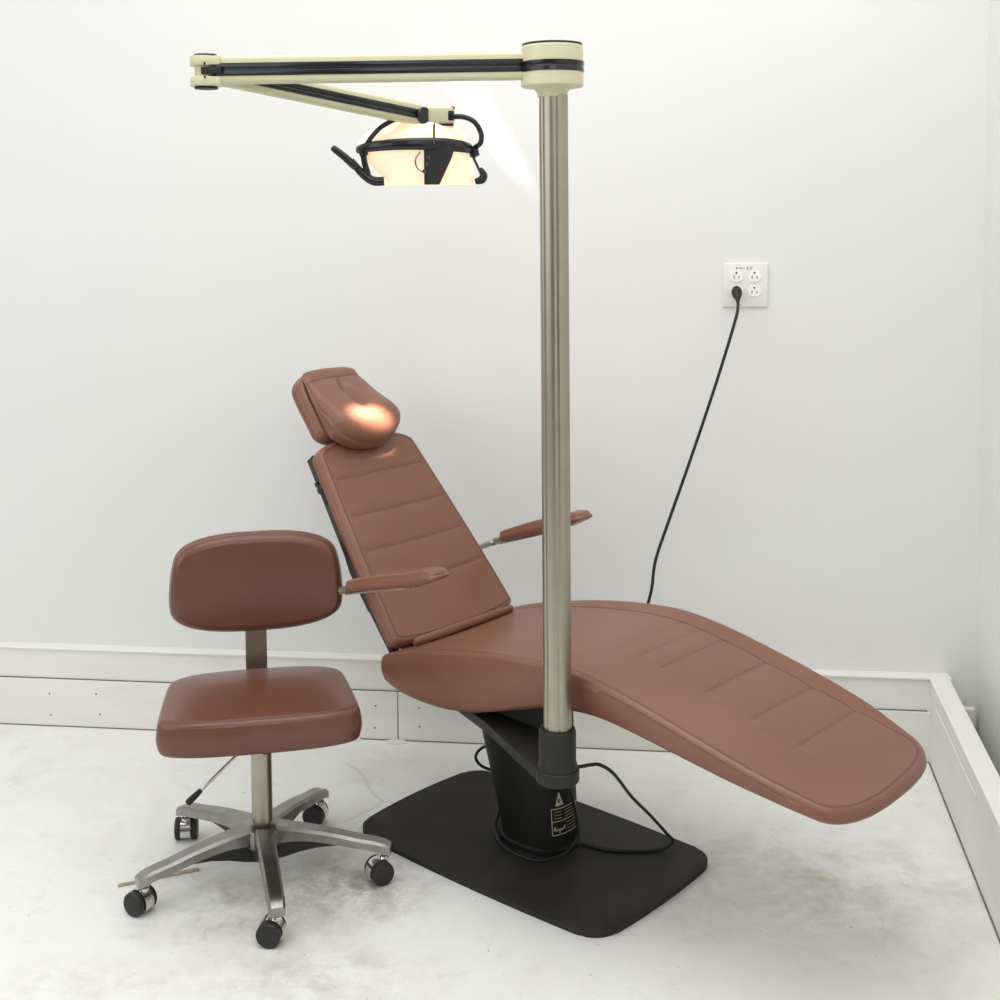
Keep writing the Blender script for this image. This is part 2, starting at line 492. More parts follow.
# loose flake of paint at the foot of the back board
for cx, cy, a, b, lab in ((-.117, -.014, .028, .013, 'larger flake of dried white paint on the floor under the vertical board joint'),
                     (-.235, -.008, .018, .007, 'smaller flake of dried white paint by the wall foot beside the stool seat')):
    bm = bmesh.new()
    pts = [(cx+a*math.cos(t*.449)*(1+.12*math.sin(3*t)), cy+b*math.sin(t*.449)) for t in range(14)]
    add_prism(bm, pts, .0003, .004, MB, .001)
    o = obj('paint_flake', bm, 'board', smooth=False); o['label'] = lab; o['category'] = 'paint flake'; o['group'] = 'paint flakes at the wall foot'

# ================================================================== DENTAL CHAIR
TH = R(-42.1)
CH = empty('dental_chair', (.1347, 2.8213, 0), TH,
           'reclined brown vinyl dental chair with two armrests on a flat black floor plate', 'dental chair')
# --- floor plate
a, b, rc, bow = .350, .218, .055, .012
pl = []
for cx, cy, s0 in ((a-rc, b-rc, 0), (-a+rc, b-rc, 90), (-a+rc, -b+rc, 180), (a-rc, -b+rc, 270)):
    for k in range(9):
        t = R(s0+90*k/8); pl.append((cx+rc*math.cos(t), cy+rc*math.sin(t)))
out = []
for i, (x, y) in enumerate(pl):
    out.append((x, y))
    x2, y2 = pl[(i+1) % len(pl)]
    if math.hypot(x2-x, y2-y) > .1:
        for k in range(1, 12):
            t = k/12; out.append((x+(x2-x)*t, y+(y2-y)*t))
pl = [(x+math.copysign((bow+.006*(x < 0))*(1-(y/b)**2), x)*(abs(x)/a)**6, y+math.copysign(bow*(1-(x/a)**2), y)*(abs(y)/b)**6) for x, y in out]
bm = bmesh.new(); pl = [(x*1.006-.018, y+.022) for x, y in pl]
add_prism(bm, pl, .0005, .013, None, .003); obj('floor_plate', bm, 'plate', CH, sharp=45)

# --- lift column: tapered oval
def oval(cu, cv, au, av, z, p=2.6, n=48):
    s = []
    for k in range(n):
        t = 2*math.pi*k/n; c, d = math.cos(t), math.sin(t)
        s.append((cu+au*math.copysign(abs(c)**(2/p), c), cv+av*math.copysign(abs(d)**(2/p), d), z))
    return s
bm = bmesh.new()
COLS = [(-.010, .048, .090, .076, .012), (-.010, .048, .090, .076, .024), (-.010, .048, .086, .072, .028), (-.021, .048, .093, .072, .10),
        (-.042, .048, .109, .074, .22), (-.062, .048, .124, .078, .352)]
add_loft(bm, [oval(*c) for c in COLS]); col = obj('lift_column', bm, 'column', CH, sharp=40)
# --- upper mechanism under the seat
bm = bmesh.new()
add_prism(bm, [(-.19, -.09), (.07, -.09), (.11, -.05), (.11, .09), (-.19, .12)], .350, .372)
add_box(bm, (.02, .02, .388), (.20, .12, .05), None, .004)
add_prism(bm, [(-.02, -.14), (.20, -.16), (.20, -.15), (-.02, -.13)], .372, .42)
obj('lift_frame', bm, 'column', CH, sharp=40)
# --- bracket plate that carries the pole
PU, PV = .279, -.256      # pole axis in chair coordinates
bm = bmesh.new()
poly = [(-.165, -.10), (-.10, -.128), (.03, -.178)]
a0 = math.atan2(-.92, -.38)
for k in range(13):
    t = a0+(R(245))*k/12*.86; poly.append((PU+.042*math.cos(t), PV+.042*math.sin(t)))
poly += [(.10, -.10), (.05, .02), (-.05, .09), (-.165, .06)]
add_prism(bm, poly, .337, .3585, None, .0035)
obj('pole_bracket', bm, 'charcoal', CH, sharp=40)
PM = Matrix.Translation((PU, PV, 0))
lathe('pole_collar', [(.0285, .361), (.0385, .361), (.0385, .368), (.0362, .374), (.0362, .434), (.0345, .4385), (.0285, .4385)], 'charcoal', CH, 40, PM, closed=True)
lathe('flange', [(.0005, .335), (.040, .335), (.0425, .338), (.0425, .3595), (.0405, .3612), (.0005, .3612)], 'charcoal', CH, 40, PM)

# --- seat cushion (one long contoured pad from hips to feet)
zt = interp([(-.29, .436), (-.25, .452), (-.2, .472), (-.1, .496), (0, .515), (.1, .529), (.2, .537), (.25, .537), (.3, .532), (.35, .524), (.4, .514),
             (.5, .490), (.6, .464), (.7, .438), (.8, .414), (.86, .402)])
zbt = interp([(-.29, .432), (-.275, .404), (-.25, .384), (-.2, .368), (-.1, .364), (0, .378), (.05, .392), (.12, .414), (.2, .438), (.28, .449), (.35, .449),
              (.45, .436), (.6, .413), (.7, .399), (.8, .384), (.86, .376)])
near_e = interp([(-.29, .210), (0, .213), (.2, .213), (.3, .206), (.6, .207), (.7, .202), (.78, .192), (.86, .178)])
far_e = interp([(-.29, .222), (-.1, .242), (.05, .254), (.2, .257), (.45, .255), (.6, .251), (.7, .239), (.78, .216), (.86, .190)])
Wf = lambda u: (near_e(u)+far_e(u))/2
Cf = lambda u: (far_e(u)-near_e(u))/2
seam_far = interp([(-.29, .03), (0, .050), (.2, .055), (.5, .059), (.65, .051), (.75, .033), (.80, .019), (.86, .011)])
seam_near = interp([(-.29, .013), (0, .011), (.3, .012), (.7, .012), (.8, .011), (.86, .011)])
LINES = [.375, .478, .582, .678]
def seat_groove(u, v, d):
    g = c = 0
    for k, x in enumerate([.27, .32]+LINES):
        if -.058 < v < .197:
            f = min(1, (v+.058)/.02)*[.3, .5, .75, 1, 1, 1][k]
            g = max(g, f*(.0016*math.exp(-((u-x)/.004)**2)+.0016*math.exp(-((u-x)/.022)**2)))
            c = max(c, f*.55*math.exp(-((u-x)/.003)**2))
            c = max(c, f*.28*math.exp(-((u-x-.007)/.002)**2))
    if .25 < u < .76:
        f = .4
        g = max(g, f*.001*math.exp(-((v+.058)/.004)**2)); c = max(c, .22*math.exp(-((v+.058)/.003)**2))
    return g, c
def seat_top(u, v):
    k = 1-(v/.2)**2
    crown = -.006 if u < .1 else .003
    e = max(0, min(1, (u+.1)/.4))
    return zt(u)+(-.005*(1-e)+.004*e)*max(k, 0)+max(0, v-.2)*.17*max(0, min(1, (.84-u)/.15))
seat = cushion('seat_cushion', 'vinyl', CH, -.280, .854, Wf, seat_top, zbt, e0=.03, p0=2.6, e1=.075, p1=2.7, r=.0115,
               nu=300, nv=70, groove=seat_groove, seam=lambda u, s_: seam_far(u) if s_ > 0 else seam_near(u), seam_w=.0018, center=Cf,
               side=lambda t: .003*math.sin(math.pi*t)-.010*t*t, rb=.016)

# --- backrest: local frame, s up along the back, v across, n out of the face
dB = Vector((-.619, 0, .785)); nB = Vector((.785, 0, .619)); vB = Vector((0, 1, 0))
oB = Vector((-.205, 0, .475))
MBK = frame(oB, dB, vB, nB)          # x=s, y=v, z=n  (dB x vB = ... handedness fixed by recalculated normals)
Wb = interp([(-.02, .206), (.1, .200), (.25, .187), (.4, .171), (.54, .155)])
def back_groove(s, v, d):
    g = c = 0
    for x in (.142, .236, .327, .428):
        if abs(v) < Wb(s)-.02:
            xx = x-.004*(1-(v/.15)**2)
            g = max(g, .0014*math.exp(-((s-xx)/.004)**2)+.0014*math.exp(-((s-xx)/.02)**2))
            c = max(c, .5*math.exp(-((s-xx)/.0024)**2)+.22*math.exp(-((s-xx-.007)/.002)**2))
    return g, min(c, 1)
cushion('back_cushion', 'vinyl', CH, -.005, .532, Wb, lambda s, v: .004*(1-(v/.2)**2), lambda s: -.033,
        e0=.03, p0=2.4, e1=.045, p1=2.4, r=.012, nu=170, nv=50, groove=back_groove, seam=.013, seam_w=.0015,
        mtx=MBK, side=lambda t: .003*math.sin(math.pi*t))
# steel pan behind the back
bm = bmesh.new()
add_prism(bm, [(.10, -.178), (.12, -.181), (.22, -.181), (.26, -.168), (.515, -.146), (.515, .146), (.26, .168), (.22, .181), (.12, .181), (.10, .178)], -.064, -.034, MBK, .003)
back_pan = obj('back_frame', bm, 'frame', CH, sharp=40)
for sg in (-1, 1):
    bm = bmesh.new(); add_box(bm, (.05, sg*.168, -.058), (.14, .022, .014), MBK, .003); obj('hinge_bar', bm, 'black', CH, sharp=40)
    bm = bmesh.new(); add_box(bm, (-.012, sg*.160, -.030), (.03, .03, .035), MBK, .005); obj('hinge_block', bm, 'black', CH, sharp=40)
# latch on the near edge of the pan
bm = bmesh.new()
add_lathe(bm, [(.004, 0), (.012, .002), (.012, .010), (.006, .014)], 16, MBK @ Matrix.Translation((.43, -.150, -.05)) @ Matrix.Rotation(R(90), 4, 'X'))
add_box(bm, (.405, -.156, -.052), (.030, .008, .012), MBK, .003)
add_box(bm, (.448, -.154, -.058), (.012, .008, .012), MBK, .003)
obj('recline_latch', bm, 'black', CH, sharp=40)
# roll of vinyl at the foot of the back
pts = [oB+dB*(-.002)+nB*.012+vB*y for y in (-.168, -.16, -.1, 0, .1, .165, .172)]
tube('lumbar_roll', pts, [.003, .0095, .0105, .0105, .0105, .0085, .003], 'vinyl', CH, 14, 5, flat=(1, .75))

# --- headrest: rear pad + wedge pillow
MH = frame(oB+dB*.526+nB*.0, dB, vB, nB)
cushion('headrest_pad', 'vinyl', CH, .0, .208, lambda s: .110-.02*max(0, (s-.12)/.1)**2, lambda s, v: .002, lambda s: -.042, e0=.04, p0=2.3, e1=.05, p1=2.2,
        center=lambda u: -.008, r=.012, nu=50, nv=24, mtx=MH, seam=.012, seam_w=.0015)
hp = interp([(-.05, .056), (-.03, .070), (-.005, .080), (.02, .083), (.045, .076), (.075, .059), (.11, .041), (.145, .027), (.17, .018), (.21, .013)])
def pillow_top(s, v):
    z = hp(s)
    t = max(0, min(1, (s-.03)/.05)); t2 = max(0, min(1, (.166-s)/.035)); k = t*t2
    x = v+.008-.12*(s-.1)
    z -= k*.017*math.exp(-(x/.015)**2)                    # hollow running down the middle
    z += k*.005*math.exp(-((abs(x)-.05)/.028)**2)
    z -= .016*(v/.1)**2*max(0, 1-(s-.0)/.25)
    return z
def pillow_groove(s, v, d):
    q = s-.166+.5*v*v
    g = .0015*math.exp(-(q/.0025)**2); c = .8*math.exp(-(q/.002)**2)
    x = .014+1.2*v*v
    g2 = .0012*math.exp(-((s-x)/.0022)**2)
    c = max(c, .4*math.exp(-((s-x)/.0016)**2))
    return g+g2, c
cushion('headrest_pillow', 'vinyl', CH, -.042, .196, interp([(-.04, .098), (.0, .105), (.05, .104), (.12, .096), (.18, .086), (.24, .084)]), pillow_top, lambda s: .002,
        e0=.075, p0=2.3, e1=.018, p1=3, r=.018, center=lambda u: -.010, nu=120, nv=70, groove=pillow_groove, mtx=MH,
        side=lambda t: .006*math.sin(math.pi*t)-.004*t, rb=.012)

# --- armrests
for sg in (-1, 1):
    hz = .0 if sg < 0 else 1.
    A = Vector((-.298+.0*hz, sg*.262, .613+.012*hz)); Bp = Vector((-.018-.018*hz, sg*.262, .686+.028*hz))
    x = (Bp-A).normalized(); y = Vector((0, 1, 0)); z = x.cross(y).normalized()
    if z.z < 0: z = -z
    m = frame(A, x, y, z); L = (Bp-A).length
    cushion('armrest', 'vinyl', CH, 0, L, interp([(0, .019), (.1, .024), (.25, .027), (L, .026)]),
            lambda s, v: .012+.006*min(1, s/.1)-.007*max(0, (s-(L-.035))/.035), lambda s: -.012-.003*min(1, s/.15)+.009*max(0, (s-(L-.05))/.05),
            e0=.012, p0=2.4, e1=.014, p1=2.4, r=.008, nu=50, nv=14, mtx=m)
    arm_ob = CH.children[-1]
    bm = bmesh.new()
    add_box(bm, (.085, 0, -.017), (.19, .024, .005), m, .001)
    add_tube(bm, [m @ Vector((-.035, 0, -.010)), m @ Vector((.02, 0, -.008))], .0085, 12)
    e = m @ Vector((-.030, 0, -.012))
    add_tube(bm, catmull([e, e+Vector((-.012, -sg*.012, -.004)), e+Vector((-.012, -sg*.045, -.006)), e+Vector((-.010, -sg*.095, -.006))], 6), .0075, 12)
    obj('armrest_bracket', bm, 'steel', CH, sharp=40)
    bm = bmesh.new(); add_lathe(bm, [(.004, 0), (.004, .005)], 10, m @ Matrix.Translation((.19, 0, -.024))); obj('armrest_screw', bm, 'screw', CH, sharp=40)

# --- label plate printed on the column (near the foot-side corner)
def col_surface(t, z):
    """point + outward normal on the column at param angle t, height z"""
    for i in range(len(COLS)-1):
        if COLS[i][4] <= z <= COLS[i+1][4]:
            f = (z-COLS[i][4])/(COLS[i+1][4]-COLS[i][4]); c = [COLS[i][k]*(1-f)+COLS[i+1][k]*f for k in range(4)]
    p = 2.6
    def pt(t):
        a, b = math.cos(t), math.sin(t)
        return Vector((c[0]+c[2]*math.copysign(abs(a)**(2/p), a), c[1]+c[3]*math.copysign(abs(b)**(2/p), b), z))
    q = pt(t); tg = (pt(t+.002)-pt(t-.002)).normalized()
    return q, Vector((tg.y, -tg.x, 0))
def decal_strip(bm, path, w):
    """path: list of (arc angle t, z) -> thin ribbon lying on the column face"""
    P = []
    for i in range(len(path)-1):
        (t0, z0), (t1, z1) = path[i], path[i+1]
        for k in range(6): P.append((t0+(t1-t0)*k/6, z0+(z1-z0)*k/6))
    P.append(path[-1])
    pts = []
    for t, z in P:
        q, n = col_surface(t, z); pts.append(q+n*.0006)
    add_tube(bm, pts, w, 6)
bm = bmesh.new()
ta, tb = R(-34), R(16); zz0, zz1, zm = .058, .116, .088
decal_strip(bm, [(ta, zz0), (tb, zz0), (tb, zz1), (ta, zz1), (ta, zz0)], .0008)
decal_strip(bm, [(ta, zm), (tb, zm)], .0007)
for z in (.095, .102, .109):
    decal_strip(bm, [(ta+.1, z), (ta+.36, z)], .0004); decal_strip(bm, [(ta+.46, z), (tb-.08, z)], .0004)
for z in (.066, .073, .080):
    decal_strip(bm, [(ta+.5, z), (tb-.06, z)], .0004)
# cursive maker's word in the lower left cell
cur = [(0, .0), (.02, .6), (.1, .75), (.12, .45), (.03, .4), (.14, .05), (.2, .3), (.26, .35), (.27, .1), (.22, .1), (.3, .1), (.36, .36), (.4, .1), (.46, .36), (.4, -.2),
       (.36, -.25), (.48, .1), (.56, .35), (.6, .1), (.64, .3), (.66, .1), (.72, .5), (.78, .8), (.76, .2), (.8, .1)]
decal_strip(bm, [(ta+.06+x*.5, .066+y*.014) for x, y in cur], .0006)
# triangular maker's emblem above the cell, with a small letter cut in dark
tri = [(ta+.16, .124), (ta+.26, .154), (ta+.42, .124), (ta+.16, .124)]
for k in range(12):
    f = k/12; a_ = ta+.16+.11*f; b_ = ta+.42-.14*f; z = .124+.029*f
    if b_-a_ > .006: decal_strip(bm, [(a_, z), (b_, z)], .0013)
obj('printed_label', bm, 'print', col, smooth=True)
bm = bmesh.new()
q, n = col_surface(ta+.28, .133)
tg = Vector((-n.y, n.x, 0))
for a_, b_ in (((-.0035, -.003), (-.0035, .006)), ((-.0035, .006), (.0025, .004)), ((.0025, .004), (-.0035, .0015)), ((-.0035, .0015), (.003, -.001)), ((.003, -.001), (-.0035, -.003))):
    add_tube(bm, [q+n*.0022+tg*a_[0]+Vector((0, 0, a_[1])), q+n*.0022+tg*b_[0]+Vector((0, 0, b_[1]))], .0008, 6)
obj('emblem_letter', bm, 'slot', col)

def from_world(p):       # world point -> chair coordinates
    d = Vector(p)-Vector((.1347, 2.8213, 0))
    return Vector((d.x*math.cos(TH)+d.y*math.sin(TH), -d.x*math.sin(TH)+d.y*math.cos(TH), d.z))
# --- cable of the chair
CAB = [(.280, -.225, .350), (.289, -.195, .345), (.290, -.162, .338), (.293, -.136, .330), (.304, -.105, .305), (.286, -.015, .22), (.265, .083, .14), (.246, .18, .055), (.243, .205, .030),
       (.234, .18, .018), (.205, .145, .0165), (.157, .105, .0165), (.105, .088, .0165), (.083, .080, .0175), (.070, .060, .020)]
tube('cable', CAB, .0036, 'rubber', CH, 10, 8)
tube('cable', [(.262, -.235, .335), (.235, -.19, .30), (.16, -.09, .25), (.10, .01, .19), (.086, .045, .13), (.088, .058, .075), (.088, .058, .042), (.080, .022, .0165), (.062, -.036, .0165), (.018, -.052, .0165),
               (-.05, -.040, .0165), (-.108, .005, .020), (-.125, .04, .05), (-.135, .06, .10)], .0036, 'rubber', CH, 10, 8)
tube('cable', [(-.12, .09, .19), (-.160, .070, .182), (-.185, .047, .175), (-.196, .037, .153), (-.185, .047, .131), (-.155, .070, .118), (-.11, .09, .11)], .0036, 'rubber', CH, 10, 8)

# ================================================================== EXAMINATION LAMP
PX, PY = .171, 2.445
LM = empty('examination_lamp', (PX, PY, .362), 0,
           'tall steel pole dental lamp with cream folding arm and lit glass reflector head', 'lamp')
def LW(p): return (p[0]-PX, p[1]-PY, p[2]-.362)
# pole: two nested fluted tubes -> one extrusion with shallow flats
bm = bmesh.new()
def pole_sec(z):
    s = []
    for k in range(96):
        t = 2*math.pi*k/96; r_ = .0272
        for c in range(6):
            d = (t-(R(35)+c*math.pi/3)+math.pi) % (2*math.pi)-math.pi
            r_ -= .0022*math.exp(-(d/.085)**2)
        s.append((r_*math.cos(t), r_*math.sin(t), z))
    return s
LEAN = (-.004, 0)
add_loft(bm, [[(x+LEAN[0]*z/1.33, y, z) for x, y, z in pole_sec(zz)] for zz in (.0, .3, .7, 1.1, 1.293)])
obj('pole', bm, 'steel', LM, sharp=60)
HZ = 1.345     # local z just under the hub
HM = Matrix.Translation((LEAN[0]-.002, 0, -.023))
lathe('hub', [(.0005, 1.312), (.0275, 1.312), (.0285, 1.319), (.034, 1.327), (.056, 1.330), (.0585, 1.333), (.0585, 1.358), (.0585, 1.380), (.0575, 1.404), (.055, 1.407), (.0005, 1.407)], 'cream', LM, 56, HM)
lathe('hub_band', [(.0575, 1.356), (.0598, 1.357), (.0598, 1.3635), (.0585, 1.3665), (.0598, 1.3695), (.0598, 1.376), (.0575, 1.377)], 'blackgloss', LM, 56, HM, closed=True)
lathe('hub_cap', [(.0005, 1.4075), (.056, 1.4075), (.056, 1.4105), (.0005, 1.4105)], 'black', LM, 56, HM)
# horizontal arm
def arm_bar(name, A, Bv, h, d, parent, band=.020):
    """box-section arm from A to B (local to lamp), height h, depth d, black inset band on both faces"""
    A, Bv = Vector(A), Vector(Bv); x = (Bv-A).normalized(); y = Vector((0, 0, 1)).cross(x).normalized(); z = x.cross(y)
    m = frame(A, x, y, z); L = (Bv-A).length
    bm = bmesh.new(); add_box(bm, (L/2, 0, 0), (L, d, h), m, min(h, d)*.22, 4)
    o = obj(name, bm, 'cream', parent, sharp=50)
    bm = bmesh.new()
    for sg in (-1, 1):
        add_box(bm, (L*.4875, sg*d/2, band*.27), (L*.975, .003, band*.46), m, .0006, 1)
        add_box(bm, (L*.4875, sg*d/2, -band*.27), (L*.975, .003, band*.46), m, .0006, 1)
        add_box(bm, (L*.4875, sg*(d/2-.0005), 0), (L*.975, .0016, band), m, .0003, 1)
    obj('arm_band', bm, 'blackgloss', o, sharp=50)
    return o, m, L
EL = Vector(LW((-.488, 2.445, 1.7035)))
arm_bar('upper_arm', (EL.x+.026, 0, EL.z+.0015), (-.045, 0, EL.z+.0055), .0508, .036, LM, .024)
# elbow: grey fork with two prongs
bm = bmesh.new()
for dz in (.019, -.019):
    add_lathe(bm, [(.0005, -.009), (.0245, -.009), (.0255, -.0075), (.0255, .0075), (.0245, .009), (.0005, .009)], 32, Matrix.Translation(EL+Vector((0, 0, dz))))
    add_box(bm, (EL.x+.018, 0, EL.z+dz), (.034, .044, .017), None, .003)
add_lathe(bm, [(.017, -.012), (.017, .012)], 24, Matrix.Translation(EL))
elb = obj('elbow', bm, 'cream', LM, sharp=40)
bm = bmesh.new()
for dz in (.0295, -.0305):
    add_lathe(bm, [(.0005, -.0022), (.021, -.0022), (.0225, 0), (.021, .0022), (.0005, .0022)], 32, Matrix.Translation(EL+Vector((.004, 0, dz))))
add_box(bm, (EL.x+.018, -.0215, EL.z), (.038, .003, .013), None, .001)
for dz in (.016, -.016):
    add_lathe(bm, [(.0028, 0), (.0028, .0015)], 10, Matrix.Translation(EL+Vector((.006, -.0235, dz*.8))) @ Matrix.Rotation(R(90), 4, 'X'))
obj('elbow_cap', bm, 'charcoal', elb, sharp=40)
# lower arm, folding back under the upper one
HK = Vector(LW((-.081, 2.72, 1.637)))       # knuckle end
lo, ml, LL = arm_bar('lower_arm', tuple(EL+Vector((.012, .01, 0))), tuple(HK), .042, .032, LM, .019)
# knuckle block
bm = bmesh.new()
add_box(bm, (HK.x+.030, HK.y, HK.z+.002), (.058, .034, .034), None, .004, 3)
kn = obj('knuckle', bm, 'cream', LM, sharp=40)
bm = bmesh.new()
add_lathe(bm, [(.0005, -.010), (.0180, -.010), (.0180, .024), (.0165, .026), (.0005, .026)], 28, Matrix.Translation(HK+Vector((-.018, -.004, .001))) @ Matrix.Rotation(R(42), 4, 'Z') @ Matrix.Rotation(R(90), 4, 'X') @ Matrix.Scale(1, 4))
add_box(bm, (HK.x+.028, HK.y, HK.z-.0175), (.060, .030, .005), None, .001)
add_box(bm, (HK.x+.053, HK.y, HK.z+.001), (.014, .036, .022), None, .003)
add_box(bm, (HK.x+.056, HK.y, HK.z+.0175), (.010, .030, .005), None, .001)
obj('knuckle_pivot', bm, 'blackgloss', kn, sharp=40)
# lamp head: domed glass reflector whose mouth faces down and away towards the headrest
HC = Vector(LW((-.087, 2.750, 1.572)))        # middle of the head at the level of the band
def hd(x, z, y=0): return HC+Vector((x, y, z))
bm = bmesh.new()
#      z      left   right   (outline widths seen from the front)
PR = [(.064, -.040, .016), (.0625, -.058, .034), (.058, -.074, .052), (.050, -.094, .066), (.040, -.112, .078), (.028, -.128, .088), (.015, -.138, .094),
      (.000, -.140, .097), (-.012, -.136, .098), (-.024, -.126, .100), (-.040, -.112, .104), (-.056, -.098, .108), (-.074, -.082, .112)]
secs = []
def rsec(z, a, b_, sh=0):
    cx, w_ = (a+b_)/2, (b_-a)/2-sh; d_ = min(.085, w_*.72)-sh*.5
    off = .018*(z+.074)/.13
    return [hd(cx+w_*math.cos(2*math.pi*k/48), z-(.012*math.sin(2*math.pi*k/48) if z < -.03 else 0)*0, d_*math.sin(2*math.pi*k/48)-off+.02) for k in range(48)]
fine = []
fa = interp([(p[0], p[1]) for p in PR[::-1]]); fb = interp([(p[0], p[2]) for p in PR[::-1]])
zs = [p[0] for p in PR]
for z0, z1 in zip(zs[:-1], zs[1:]): fine += [z0+(z1-z0)*k/3 for k in range(3)]
fine.append(zs[-1])
for z in fine: secs.append(rsec(z, fa(z), fb(z)))
for z in fine[::-1][:-1]: secs.append(rsec(z-.0 if z < .05 else z-.002, fa(z), fb(z), .003))
add_loft(bm, secs, True)
rf = obj('reflector', bm, 'glow', LM, sharp=60)
lathe('bulb', [(.0005, -.012), (.006, -.010), (.007, .010), (.0005, .014)], 'bulb', LM, 16, Matrix.Translation(hd(-.02, -.03, .03)))
# band round the front of the dome
bm = bmesh.new()
pts = []
for k in range(25):
    a = R(197)+R(158)*k/24; z = -.002+.008*math.sin(math.pi*k/24)
    cx, w_ = (fa(z)+fb(z))/2, (fb(z)-fa(z))/2
    pts.append(hd(cx+(w_+.004)*math.cos(a), z, (min(.085, w_*.72)+.006)*math.sin(a)+.004))
add_tube(bm, pts, [.008, .0105, .0115, .0125, .0135, .0125, .010], 14, flat=(1, .45), up=(0, 0, 1))
obj('band', bm, 'blackgloss', LM, sharp=60)
bm = bmesh.new()
fm = [(.003, .004), (.068, .004), (.060, -.022), (.034, -.077), (.003, -.077)]
secs = []
for dy in (0, 1): secs.append([hd(x, z, -.082+dy*.03) for x, z in fm])
add_loft(bm, secs, True)
bh = obj('bulb_housing', bm, 'black', LM, sharp=30)
bm = bmesh.new()
add_tube(bm, catmull([hd(-.004, -.010, -.080), hd(-.014, -.026, -.082), hd(-.010, -.044, -.082), hd(.006, -.052, -.083)], 5), .0022, 8)
for x, z in ((.012, -.022), (.010, -.036), (.003, -.05)): add_lathe(bm, [(.0042, 0), (.0042, .003)], 10, Matrix.Translation(hd(x, z, -.082)) @ Matrix.Rotation(R(90), 4, 'X'))
obj('terminal_clips', bm, 'chrome', bh, sharp=40)
tube('hanger_rod', [HK+Vector((.018, -.016, -.016)), HK+Vector((.018, -.040, -.024)), hd(.024, .004, -.088)], .0022, 'blackgloss', LM, 8)
# yoke: curved black tube from the knuckle round both sides of the reflector
yl = hd(-.126, -.004, -.036); yr = hd(.106, -.006, -.005)
KE = HK+Vector((.058, 0, 0))
bm = bmesh.new()
add_tube(bm, catmull([KE, KE+Vector((.022, -.001, -.001)), KE+Vector((.044, -.002, -.012)), KE+Vector((.057, -.003, -.035)), KE+Vector((.056, -.003, -.055)), yr+Vector((.002, 0, .008))], 8), .0056, 12)
obj('yoke', bm, 'blackgloss', LM, sharp=60)
bm = bmesh.new()
add_tube(bm, catmull([HK+Vector((-.038, -.006, -.006)), hd(-.050, .060, -.056), hd(-.082, .044, -.068), hd(-.104, .024, -.062), hd(-.119, .004, -.048), yl], 8), .0052, 12)
obj('yoke', bm, 'blackgloss', LM, sharp=60)
for p, rr in ((yl, .0095), (yr, .0105)):
    bm = bmesh.new(); add_lathe(bm, [(.0005, -.014), (rr, -.011), (rr, .009), (.0005, .012)], 20, Matrix.Translation(p) @ Matrix.Rotation(R(-14), 4, 'Y')); obj('yoke_pivot', bm, 'blackgloss', LM, sharp=40)
# grab handles at both sides
bm = bmesh.new()
add_tube(bm, catmull([hd(-.191, .004, -.03), hd(-.185, -.001, -.03), hd(-.166, -.016, -.032), hd(-.146, -.034, -.034), hd(-.138, -.040, -.034)], 6), [.005, .0072, .0078, .0082, .0086, .006], 14)
add_tube(bm, catmull([hd(-.152, -.024, -.020), hd(-.134, -.046, -.024), hd(-.116, -.062, -.026), hd(-.102, -.068, -.026), hd(-.083, -.068, -.026)], 6), [.007, .0088, .0095, .0098, .0095], 14)
add_tube(bm, [yl, hd(-.123, -.03, -.032), hd(-.116, -.055, -.028)], .0065, 10)
obj('grab_handle', bm, 'blackgloss', LM, sharp=60)
bm = bmesh.new()
add_tube(bm, catmull([yr+Vector((-.004, 0, -.006)), hd(.110, -.03, -.008), hd(.118, -.048, -.010)], 6), .0028, 10)
add_tube(bm, catmull([hd(.118, -.042, -.012), hd(.126, -.056, -.012), hd(.122, -.066, -.012), hd(.108, -.070, -.012)], 6), [.005, .0085, .0092, .006], 12)
obj('grab_handle', bm, 'blackgloss', LM, sharp=60)

# ================================================================== STOOL
SC = Vector((-.450, 2.722, 0)); SA = R(11)
ST = empty('stool', tuple(SC), SA, 'low brown vinyl swivel stool with backrest and five chrome casters', 'stool')
# star base
PH = R(212.66)-SA
bm = bmesh.new()
add_lathe(bm, [(.024, .075), (.040, .078), (.045, .095), (.042, .118), (.030, .128), (.0005, .128)], 40)
bm2 = bmesh.new()
hubb = obj('base_hub', bm, 'alu', ST, sharp=40)
lathe('hub_underside', [(.0005, .040), (.020, .042), (.036, .060), (.040, .078), (.0005, .080)], 'black', hubb)
def leg_sec(x, w, zt_, zb_, rr=.3):
    h = zt_-zb_; b = min(w, h)*rr
    return [(x, -w, zb_), (x, w, zb_), (x, w, zt_-b), (x, w-b*.9, zt_), (x, -w+b*.9, zt_), (x, -w, zt_-b)]
LG = [(.028, .022, .124, .085), (.055, .0215, .1215, .090), (.09, .0205, .1175, .092), (.13, .0195, .112, .089), (.17, .0185, .105, .083),
      (.21, .018, .0965, .076), (.245, .0175, .091, .071), (.268, .017, .085, .064), (.279, .0155, .079, .061)]
UG = [(.02, .011, .044), (.05, .010, .052), (.08, .009, .063), (.12, .008, .073), (.16, .006, .077), (.195, .004, .076)]
SW = [150, 172, 210, 168, 95]
